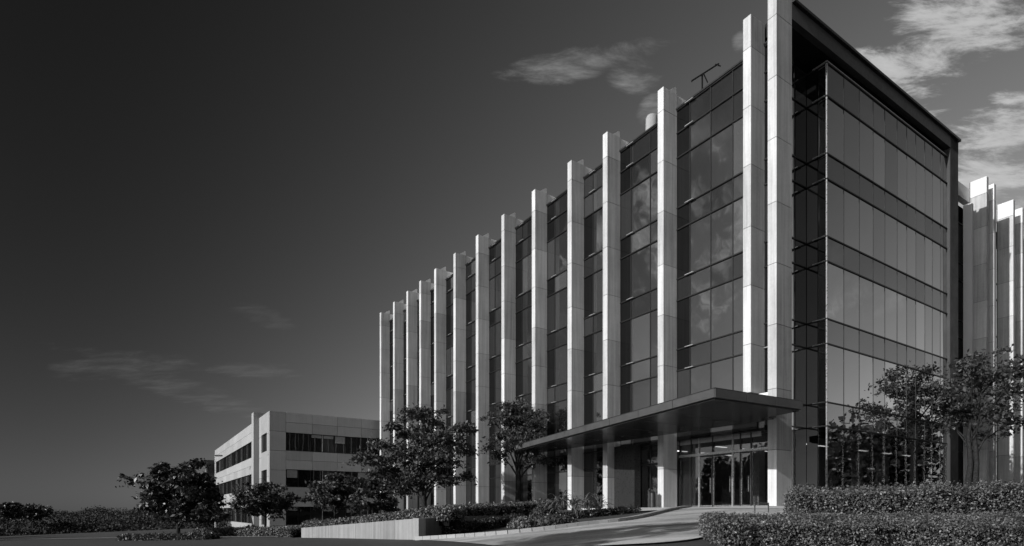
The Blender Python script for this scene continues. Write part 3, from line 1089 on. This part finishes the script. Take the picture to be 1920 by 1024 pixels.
def tube(path, radii, k=6):
    v, f = [], []
    path = [Vector(p) for p in path]
    for i, p in enumerate(path):
        d = (path[min(i + 1, len(path) - 1)] - path[max(i - 1, 0)]).normalized()
        u = d.orthogonal().normalized(); w = d.cross(u)
        for a in range(k):
            an = 2 * math.pi * a / k
            v.append(p + (u * math.cos(an) + w * math.sin(an)) * radii[i])
    for i in range(len(path) - 1):
        for a in range(k):
            f.append((i * k + a, i * k + (a + 1) % k, (i + 1) * k + (a + 1) % k, (i + 1) * k + a))
    return v, f


def tree(px, Z, ypix_base, ypix_top, half_w_px, label, lean=0.0, density=1.0, leaf=0.075, mat='leaf', seed=1, clear=0.22, trunks=1, stretch=1.0, cx=0.0, flat=0.48):
    rnd = random.Random(seed)
    base = P(px, ypix_base, Z)
    hgt = (ypix_base - ypix_top) * Z / F
    rad = half_w_px * Z / F
    root = empty('broadleaf_tree', base, 0, label=label, cat='tree')
    V, Fc = [], []
    def add(path, radii, k=6):
        v, f = tube(path, radii, k)
        o = len(V); V.extend(v); Fc.extend([tuple(o + q for q in fa) for fa in f])
    ends = []
    centre = Vector((cx * rad, 0, hgt * (clear + 1) / 2))
    for tk in range(trunks):
        off = Vector(((tk - (trunks - 1) / 2) * 0.35, rnd.uniform(-.1, .1), 0))
        r0 = 0.028 * hgt / trunks ** 0.5
        fork = hgt * clear * rnd.uniform(0.9, 1.2)
        p = Vector(off)
        path, radii = [off + Vector((0, 0, -0.4))], [r0 * 1.25]
        steps = 8
        for i in range(steps + 1):
            q = i / steps
            path.append(Vector((off.x + lean * q * hgt + cx * rad * q + rnd.uniform(-.03, .03) * hgt * q, off.y + rnd.uniform(-.03, .03) * hgt * q, q * hgt * 0.82)))
            radii.append(r0 * (1 - q) ** 0.8 + 0.012)
        add(path, radii, 8)
        nl = int(15 / trunks) + 2
        for l in range(nl):
            q = clear + (0.80 - clear) * (l + rnd.random() * .6) / nl
            u = q * (len(path) - 2) + 1
            k = min(int(u), len(path) - 2)
            st = path[k].lerp(path[k + 1], u - k)
            ang = l * 2.4 + rnd.uniform(-.4, .4)
            # the crown is an ellipsoid; limbs run out to its skin
            tz = min(1.0, (q * 1.06 + 0.14 + rnd.uniform(-.04, .12)))
            zz = tz * hgt
            rel = (zz / hgt - (clear + 1) / 2 + 0.02) / ((1 - clear) / 2)
            rr = rad * math.sqrt(max(0.06, 1 - rel * rel)) * rnd.uniform(0.55, 1.12)
            en = Vector((centre.x + math.cos(ang) * rr, math.sin(ang) * rr * 0.9, zz))
            mid1 = st.lerp(en, 0.5) + Vector((rnd.uniform(-.1, .1) * rad, rnd.uniform(-.1, .1) * rad, 0.04 * hgt))
            add([st, st.lerp(mid1, .5) + Vector((0, 0, .01 * hgt)), mid1, en], [r0 * .42 * (1 - q * .5), r0 * .3, r0 * .2, 0.008], 5)
            for s_ in range(5):
                w = 0.38 + 0.62 * (s_ + rnd.random()) / 5
                sp = st.lerp(mid1, w * 2) if w < .5 else mid1.lerp(en, w * 2 - 1)
                e2 = sp + Vector((rnd.uniform(-1, 1), rnd.uniform(-1, 1), rnd.uniform(-.25, .5))) * rad * .36
                add([sp, sp.lerp(e2, .5) + Vector((0, 0, .01 * hgt)), e2], [r0 * .14, r0 * .09, 0.005], 4)
                ends.append((e2, rnd.uniform(.09, .22) * rad))
            ends.append((en, rnd.uniform(.12, .24) * rad))
    C = []
    for e, r in ends:
        n = int(165 * density * rnd.uniform(.2, 1.5))
        g = rng.normal(size=(n, 3)) * np.array([r, r, r * flat]) * 0.56
        # drooping umbrella shape: edges lower than the middle
        g[:, 2] -= (g[:, 0] ** 2 + g[:, 1] ** 2) / max(r, .01) * .22
        C.append(g + np.array(e))
    C = np.vstack(C)
    C = C[C[:, 2] > hgt * clear * 0.55]
    me = leaves_mesh('crown', C, leaf * 1.28, [M[mat]], normal_bias=np.array([0, 0, 0.8]))
    link('trunk', mesh_py('trunk', V, Fc, M['bark'], smooth=True), root)
    link('crown', me, root)
    return root


tree(335, 43, 1004, 872, 84, 'broad dark crowned tree farthest left at the roadside before the low block', seed=3, leaf=0.11, mat='leaf_dark', density=1.1, clear=0.10)
tree(497, 50, 988, 908, 58, 'small loose crowned tree before the corner of the low block', seed=5, leaf=0.10, density=.6, clear=.2)
tree(628, 50, 982, 892, 56, 'rounded tree under the ribbon windows of the low block', seed=8, leaf=0.10, density=.8, clear=.22)
tree(796, 38, 962, 770, 97, 'dense tall tree hiding the foot of the leftmost fins', seed=12, leaf=0.075, density=1.9, clear=.09, cx=-0.03)
tree(972, 41.0, 956, 748, 66, 'slender open tree beside the left tip of the entrance canopy', seed=21, leaf=0.07, density=.75, clear=.30)
tree(1822, 34.7, 925, 664, 96, 'leafy twin trunk tree at right before the dark portal post', seed=33, leaf=0.085, density=0.42, clear=.33, trunks=2, cx=0.05)
tree(712, 56, 985, 880, 40, 'dark small tree between the low block and the leftmost fin', seed=41, leaf=0.10, mat='leaf_dark', density=.8, clear=.15)
tree(14, 75, 1002, 945, 26, 'lone small tree on the forest edge at the far left of the road', seed=44, leaf=0.12, mat='leaf_dark', density=.3, clear=.45)
tree(62, 80, 1000, 950, 34, 'thin topped tree on the forest edge second from the left', seed=46, leaf=0.12, mat='leaf_dark', density=.22, clear=.45)
tree(392, 66, 996, 940, 30, 'low tree at the far end of the low block beside the dark pier', seed=47, leaf=0.14, mat='leaf_dark', density=.6, clear=.2)


tree(-2100, 4.6, 1500, -900, 620, 'tall roadside tree nearest the camera whose shadow crosses the drive', seed=61, leaf=0.10, density=1.0, clear=.35)
def hedge(name, pts, h, w, label, leaf=0.035, dens=420, cat='hedge', mat='hedge', zfun=None, rough=0.06, core=True, hs=None):
    """clipped hedge along a plan polyline: dark twig core with leaf faces over top and sides"""
    n = max(6, int(sum((Vector(pts[i + 1]) - Vector(pts[i])).length for i in range(len(pts) - 1)) / 0.35))
    c = resample(pts, n)
    T = np.gradient(c, axis=0); T /= np.linalg.norm(T, axis=1, keepdims=True)
    N = np.stack([-T[:, 1], T[:, 0]], -1)
    zf = zfun or gz
    seg = np.linalg.norm(np.diff(c, axis=0), axis=1).sum()
    cum = np.linspace(0, 1, n)
    hh = np.interp(cum, np.linspace(0, 1, len(hs)), hs) if hs else np.full(n, h)
    total = int(seg * (2 * h + w) * dens)
    u = rng.uniform(0, 1, total) * (n - 1)
    k = np.minimum(u.astype(int), n - 2); fr = (u - k)[:, None]
    cc = c[k] * (1 - fr) + c[k + 1] * fr
    nn = N[k]
    H_ = hh[k]
    side = rng.uniform(0, 2 * h + w, total)
    lump = 1 + 0.10 * np.sin(u * 1.1 + 1.3) + 0.07 * np.sin(u * 2.7) + rough * rng.normal(size=total)
    top = side < w
    lat = np.where(top, side - w / 2, np.where(side < w + h, -w / 2, w / 2)) * np.where(top, 1, lump)
    zz = np.where(top, 1.0, np.where(side < w + h, (side - w) / h, (side - w - h) / h)) * H_ * np.where(top, lump * 0.5 + .5, 1)
    # rounded shoulders
    edge = np.clip((np.abs(lat) - w / 2 * 0.75) / (w / 2 * 0.25), 0, 1)
    zz = np.where(top, zz - edge * 0.10 * H_, zz)
    zz = zz + rng.normal(size=total) * leaf * 0.9
    xy = cc + nn * lat[:, None] + rng.normal(size=(total, 2)) * leaf * 0.8
    hol = np.sin(xy[:, 0] * 4.1 + 1.7 * np.sin(xy[:, 1] * 3.3)) + np.sin(xy[:, 1] * 5.3 + zz * 7.0 + 2.0 * np.sin(xy[:, 0] * 2.3)) + np.sin(zz * 11 + xy[:, 0] * 8.7)
    keep = top | (hol > -2.75 + 1.6 * rng.uniform(size=total))
    # shoots sticking out of the top
    shoot = (rng.uniform(size=total) < 0.03 + rough * .6) & top
    zz = np.where(shoot, zz + rng.uniform(0, 0.03 + rough * 1.3, total), zz)
    z = zf(xy[:, 0], xy[:, 1]) + np.maximum(zz, 0.02)
    C = np.concatenate([xy, z[:, None]], -1)
    nn, lat, top = nn[keep], lat[keep], top[keep]; C = C[keep]; total = len(C)
    bias = np.zeros((total, 3)); bias[:, 2] = np.where(top, 1.0, 0.35)
    bias[:, :2] += nn * np.sign(lat)[:, None] * np.where(top, 0, .8)[:, None]
    ev, ef = [], []
    for i in range(n):
        for sgn, hq in ((-1, 0), (-1, 1), (1, 1), (1, 0)):
            q = c[i] + N[i] * sgn * (w / 2 - 0.16)
            ev.append((q[0], q[1], float(zf(q[0], q[1])) + (hh[i] - 0.08 if hq else -0.2)))
    for i in range(n - 1):
        for a in range(3):
            ef.append((i * 4 + a, i * 4 + a + 1, (i + 1) * 4 + a + 1, (i + 1) * 4 + a))
    ef += [(0, 1, 2, 3), ((n - 1) * 4 + 3, (n - 1) * 4 + 2, (n - 1) * 4 + 1, (n - 1) * 4)]
    # end cap leaves
    for e_, dr in ((0, -1), (n - 1, 1)):
        m_ = int(w * h * dens * 1.3)
        la = rng.uniform(-w / 2, w / 2, m_); zz_ = rng.uniform(0.02, 1, m_) * hh[e_]
        q = c[e_] + N[e_] * la[:, None] + T[e_] * dr * rng.normal(0.02, .05, m_)[:, None]
        C = np.vstack([C, np.concatenate([q, (zf(q[:, 0], q[:, 1]) + zz_)[:, None]], -1)])
        bias = np.vstack([bias, np.tile([T[e_][0] * dr, T[e_][1] * dr, .3], (m_, 1))])
    me = leaves_mesh(name, C, leaf, [M[mat], M['dark']], normal_bias=bias, extra=(ev, ef, [1] * len(ef)))
    return link(name, me, label=label, cat=cat)


# foreground hedges at the right
def fit_h(pts, ztop):
    q = resample(pts, 9)
    zt_ = np.interp(np.linspace(0, 1, 9), np.linspace(0, 1, len(ztop)), ztop)
    return list(zt_ - gz(q[:, 0], q[:, 1]))
_p = [(4.5, 13.0), (7.5, 12.65), (12, 12.0), (18, 11.2)]
hedge('hedge', _p, 0.50, 2.3, 'wide low clipped hedge along the bottom right nearest the driveway', leaf=0.024, dens=2900, rough=.03, hs=fit_h(_p, [-.37, -.38, -.38, -.38]))
_p = [(9.35, 19.2), (11.6, 19.0), (14.5, 18.6), (21, 17.8)]
hedge('hedge', _p, 0.78, 1.3, 'taller rough hedge at right before the glass corner of the offices', leaf=0.034, dens=1500, rough=.12, hs=fit_h(_p, [.38, .50, .56, .66]))
bedpts = [(p.x, p.y, p.z) for p in (A_ + B_)]
bp_ = np.array([(p.x, p.y, p.z) for i in range(41) for p in [A_[i], A_[i].lerp(B_[i], .15), A_[i].lerp(B_[i], .3), A_[i].lerp(B_[i], .5), B_[i]]])
def bed_z(x, y):
    x = np.asarray(x, float); y = np.asarray(y, float)
    shp = np.broadcast(x, y).shape
    q = np.stack([np.broadcast_to(x, shp).ravel(), np.broadcast_to(y, shp).ravel()], -1)
    out = np.empty(len(q))
    for i in range(0, len(q), 20000):
        d = ((q[i:i + 20000, None] - bp_[None, :, :2]) ** 2).sum(-1) + 0.01
        w = d ** -2
        out[i:i + 20000] = (w * bp_[:, 2]).sum(1) / w.sum(1)
    return out.reshape(shp)
def XY(x, Z): return ((x - 960) / F * Z, Z)
_wd = (W0 - WL).normalized(); _wn = Vector((-_wd.y, _wd.x, 0)); _wn = _wn if _wn.y > 0 else -_wn
_h = [WL + _wn * 1.0 - _wd * 1.6, WL.lerp(W0, .5) + _wn * 1.0, W0 + _wn * 1.0 + Vector((0.5, 0.3, 0))]
hedge('hedge', [(p.x, p.y) for p in _h], 0.42, 0.9, 'trimmed hedge running along the top of the retaining wall', leaf=0.045, dens=650, zfun=bed_z, hs=[.36, .40, .44])
hedge('hedge', [XY(800, 24.0), XY(885, 27.2), XY(1028, 31.5)], 0.55, 1.0, 'trimmed hedge on the raised bed ending beside the agave', leaf=0.045, dens=650, zfun=bed_z, hs=[.46, .6, .72])
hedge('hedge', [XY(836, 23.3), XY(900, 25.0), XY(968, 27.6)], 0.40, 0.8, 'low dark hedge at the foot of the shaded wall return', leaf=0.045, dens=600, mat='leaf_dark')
hedge('hedge', [XY(1010, 26.6), XY(1090, 27.2), XY(1185, 28.2)], 0.26, 1.3, 'low ground hedge below the agave along the kerb', leaf=0.045, dens=600, mat='leaf_dark')
hedge('hedge', [XY(375, 47), XY(470, 43), XY(560, 36.5)], 0.5, 1.2, 'low roadside hedge left of the retaining wall', leaf=0.06, dens=400, mat='hedge')
hedge('hedge', [XY(235, 41), XY(320, 39.0), XY(400, 37.5)], 0.35, 1.0, 'dark roadside hedge under the farthest left tree', leaf=0.06, dens=400, mat='leaf_dark')


def bush(px, py, Z, r, h, label, n, leaf=0.05, mat='hedge', zfun=None):
    x = (px - 960) / F * Z
    z = float((zfun or gz)(x, Z))
    th = rng.uniform(0, 2 * np.pi, n); ph = np.arccos(rng.uniform(0, 1, n)); rr = rng.uniform(.55, 1.05, n) ** .6
    C = np.stack([np.cos(th) * np.sin(ph) * r * rr, np.sin(th) * np.sin(ph) * r * rr, np.cos(ph) * h * rr + .03], -1)
    C *= (1 + .18 * np.sin(th * 3 + 1)[:, None] * np.array([1, 1, .5]))
    me = leaves_mesh('shrub', C, leaf, [M[mat]], normal_bias=C / np.linalg.norm(C, axis=1, keepdims=True) * .8)
    o = link('shrub', me, None, (x, Z, z), label=label, cat='shrub')
    return o


bush(985, 985, 22.8, .75, .42, 'pale loose shrub at the end of the low dark hedge', 2600)
bush(1040, 990, 22.5, .85, .36, 'low spreading shrub against the kerb below the agave', 2600, mat='leaf')
bush(1018, 955, 27.2, .7, .75, 'round shrub left of the agave', 2600, mat='leaf')
bush(470, 990, 45.5, .9, .7, 'round shrub before the low block corner', 1200, .07)
bush(425, 990, 50, .8, .6, 'round shrub beside the far end hedge of the low block', 1000, .07)
bush(1512, 925, 22.5, .6, .9, 'upright shrub in the corner between the pier and the rough hedge', 1800)

# agave / yucca clump
ag = P(1085, 962, 27.0)
agz = float(bed_z(ag.x, ag.y)) + 0.12
agr = empty('agave_plant', (ag.x, ag.y, agz), 0, label='spiky agave clump with long sword leaves beside the entrance drive', cat='plant')
def blade(o, ang, el, ln, wd):
    v, f = [], []
    d = Vector((math.cos(ang), math.sin(ang), 0)); s = Vector((-d.y, d.x, 0))
    n = 5
    for i in range(n + 1):
        q = i / n
        e = el - q * q * 0.7
        p = o + d * (math.cos(el - q * .35) * ln * q) + Vector((0, 0, math.sin(e) * ln * q))
        w = wd * (1 - q) ** .6 * (0.6 + q) + .002
        v += [p - s * w, p + Vector((0, 0, -w * .5)), p + s * w]
    for i in range(n):
        for a in range(2):
            f.append((i * 3 + a, i * 3 + a + 1, i * 3 + a + 4, i * 3 + a + 3))
    return v, f
for k in range(150):
    c = Vector((random.choice((-.8, -.25, .35, .9)) + random.uniform(-.12, .12), random.uniform(-.3, .3), 0.45 * random.random()))
    v, f = blade(c * 1.0, random.uniform(0, 6.28), random.uniform(.35, 1.35), random.uniform(.65, 1.05), random.uniform(.03, .045))
    link('leaf', mesh_py('leaf', v, f, M['agave']), agr)

# far forest: one mass of crowns falling away beyond the road, also the wood that the glass mirrors
Cs, Sz = [], []
for k in range(430):
    near = k < 250
    az = rng.uniform(-46, -24) if near else rng.uniform(-100, -46)
    dist = rng.uniform(95, 230) if near else rng.uniform(80, 170)
    x, y = math.sin(R(az)) * dist, math.cos(R(az)) * dist
    r = rng.uniform(2.2, 4.2)
    n = 1300 if near else 420
    topz = EYE + rng.uniform(-1.6, 0.15) - (0 if dist > 130 else 0.9) + (0.8 if k % 11 == 0 else 0) * (dist > 150)
    th = rng.uniform(0, 2 * np.pi, n); ph = np.arccos(rng.uniform(-.6, 1, n))
    lump = 1 + .18 * np.sin(3 * th + k) * np.sin(2 * ph + k * .7)
    g = np.stack([np.cos(th) * np.sin(ph) * r * 1.5, np.sin(th) * np.sin(ph) * r, np.cos(ph) * r * .75], -1) * (rng.uniform(.75, 1.1, n) * lump)[:, None]
    Cs.append(g + np.array([x, y, topz - r * .75]))
    Sz.append(np.full(n, .15 if near else .34))
    g2 = g[::3] * np.array([1.1, 1.1, .9]) + np.array([x, y, topz - r * 1.9])
    Cs.append(g2); Sz.append(np.full(len(g2), .22 if near else .34))
Cs = np.vstack(Cs); Sz = np.concatenate(Sz)
link('forest', leaves_mesh('forest', Cs, Sz, [M['forest']], normal_bias=np.array([0, 0, .6]), aspect=.8), kind='stuff')

def wood(name, spots, hlo, hhi, n, leaf):
    L = []
    for (x, y) in spots:
        z0 = gzf(x, y); h = rng.uniform(hlo, hhi); r = h * rng.uniform(.28, .42)
        th = rng.uniform(0, 2 * np.pi, n); ph = np.arccos(rng.uniform(-1, 1, n))
        g = np.stack([np.cos(th) * np.sin(ph) * r, np.sin(th) * np.sin(ph) * r, np.cos(ph) * h * .5], -1) * (rng.uniform(.5, 1.1, (n, 1)))
        L.append(g + np.array([x, y, z0 + h * .52]))
    link(name, leaves_mesh(name, np.vstack(L), leaf, [M['forest']], normal_bias=np.array([0, 0, .5]), aspect=.8), kind='stuff')
wood('grove', [(58 + rng.uniform(-6, 14), -25 + k * 2.6 + rng.uniform(-1, 1)) for k in range(48)], 8, 12, 1500, .26)
wood('grove', [(-72 + rng.uniform(-10, 8), -45 + k * 2.2 + rng.uniform(-1, 1)) for k in range(38)], 10, 14, 2200, .42)

# ------------------------------------------------------------------ small things
def cyl(name, r, z0, z1, mat, parent, loc=(0, 0), k=20, r2=None, **kw):
    r2 = r2 or r
    v = [(math.cos(a) * rr, math.sin(a) * rr, z) for rr, z in ((r, z0), (r2, z1)) for a in np.linspace(0, 2 * math.pi, k, endpoint=False)]
    f = [(j, (j + 1) % k, k + (j + 1) % k, k + j) for j in range(k)] + [tuple(range(k - 1, -1, -1)), tuple(range(k, 2 * k))]
    return link(name, mesh_py(name, v, f, mat), parent, (loc[0], loc[1], 0), **kw)
bp2 = L2W(-0.55, fin_far[2] - 0.15)
binr = empty('litter_bin', (bp2.x, bp2.y, 0.0), ANG, label='dark round litter bin standing before the pier left of the entrance doors', cat='bin')
cyl('bin_body', .17, 0, .78, M['black'], binr)
cyl('bin_lid', .19, .78, .86, M['mullion'], binr, r2=.13)
cyl('bin_cap', .05, .86, .93, M['mullion'], binr)
rk = P(1428, 966, 20.5)
rkz = gzf(rk.x, rk.y) + .05
rr_ = empty('bike_rack', (rk.x, rk.y, rkz), 0.25, label='small low metal rack on the paving behind the wide hedge', cat='rack')
for sx in (-.28, .28):
    bar('leg', (sx, 0, 0), (sx, 0, .36), .035, M['steel'], rr_)
bar('rail', (-.28, 0, .36), (.28, 0, .36), .035, M['steel'], rr_)
lp = P(404, 992, 70)
lr = empty('lamp_post', (lp.x, lp.y, gzf(lp.x, lp.y)), 0, label='thin lamp post rising beside the far end of the low block', cat='lamp post')
hp = (992 - 853) * 70 / F
cyl('pole', .09, 0, hp, M['alu'], lr, r2=.06)
box('lamp_head', .0, .8, -.12, .12, hp - .25, hp - .08, M['mullion'], lr)
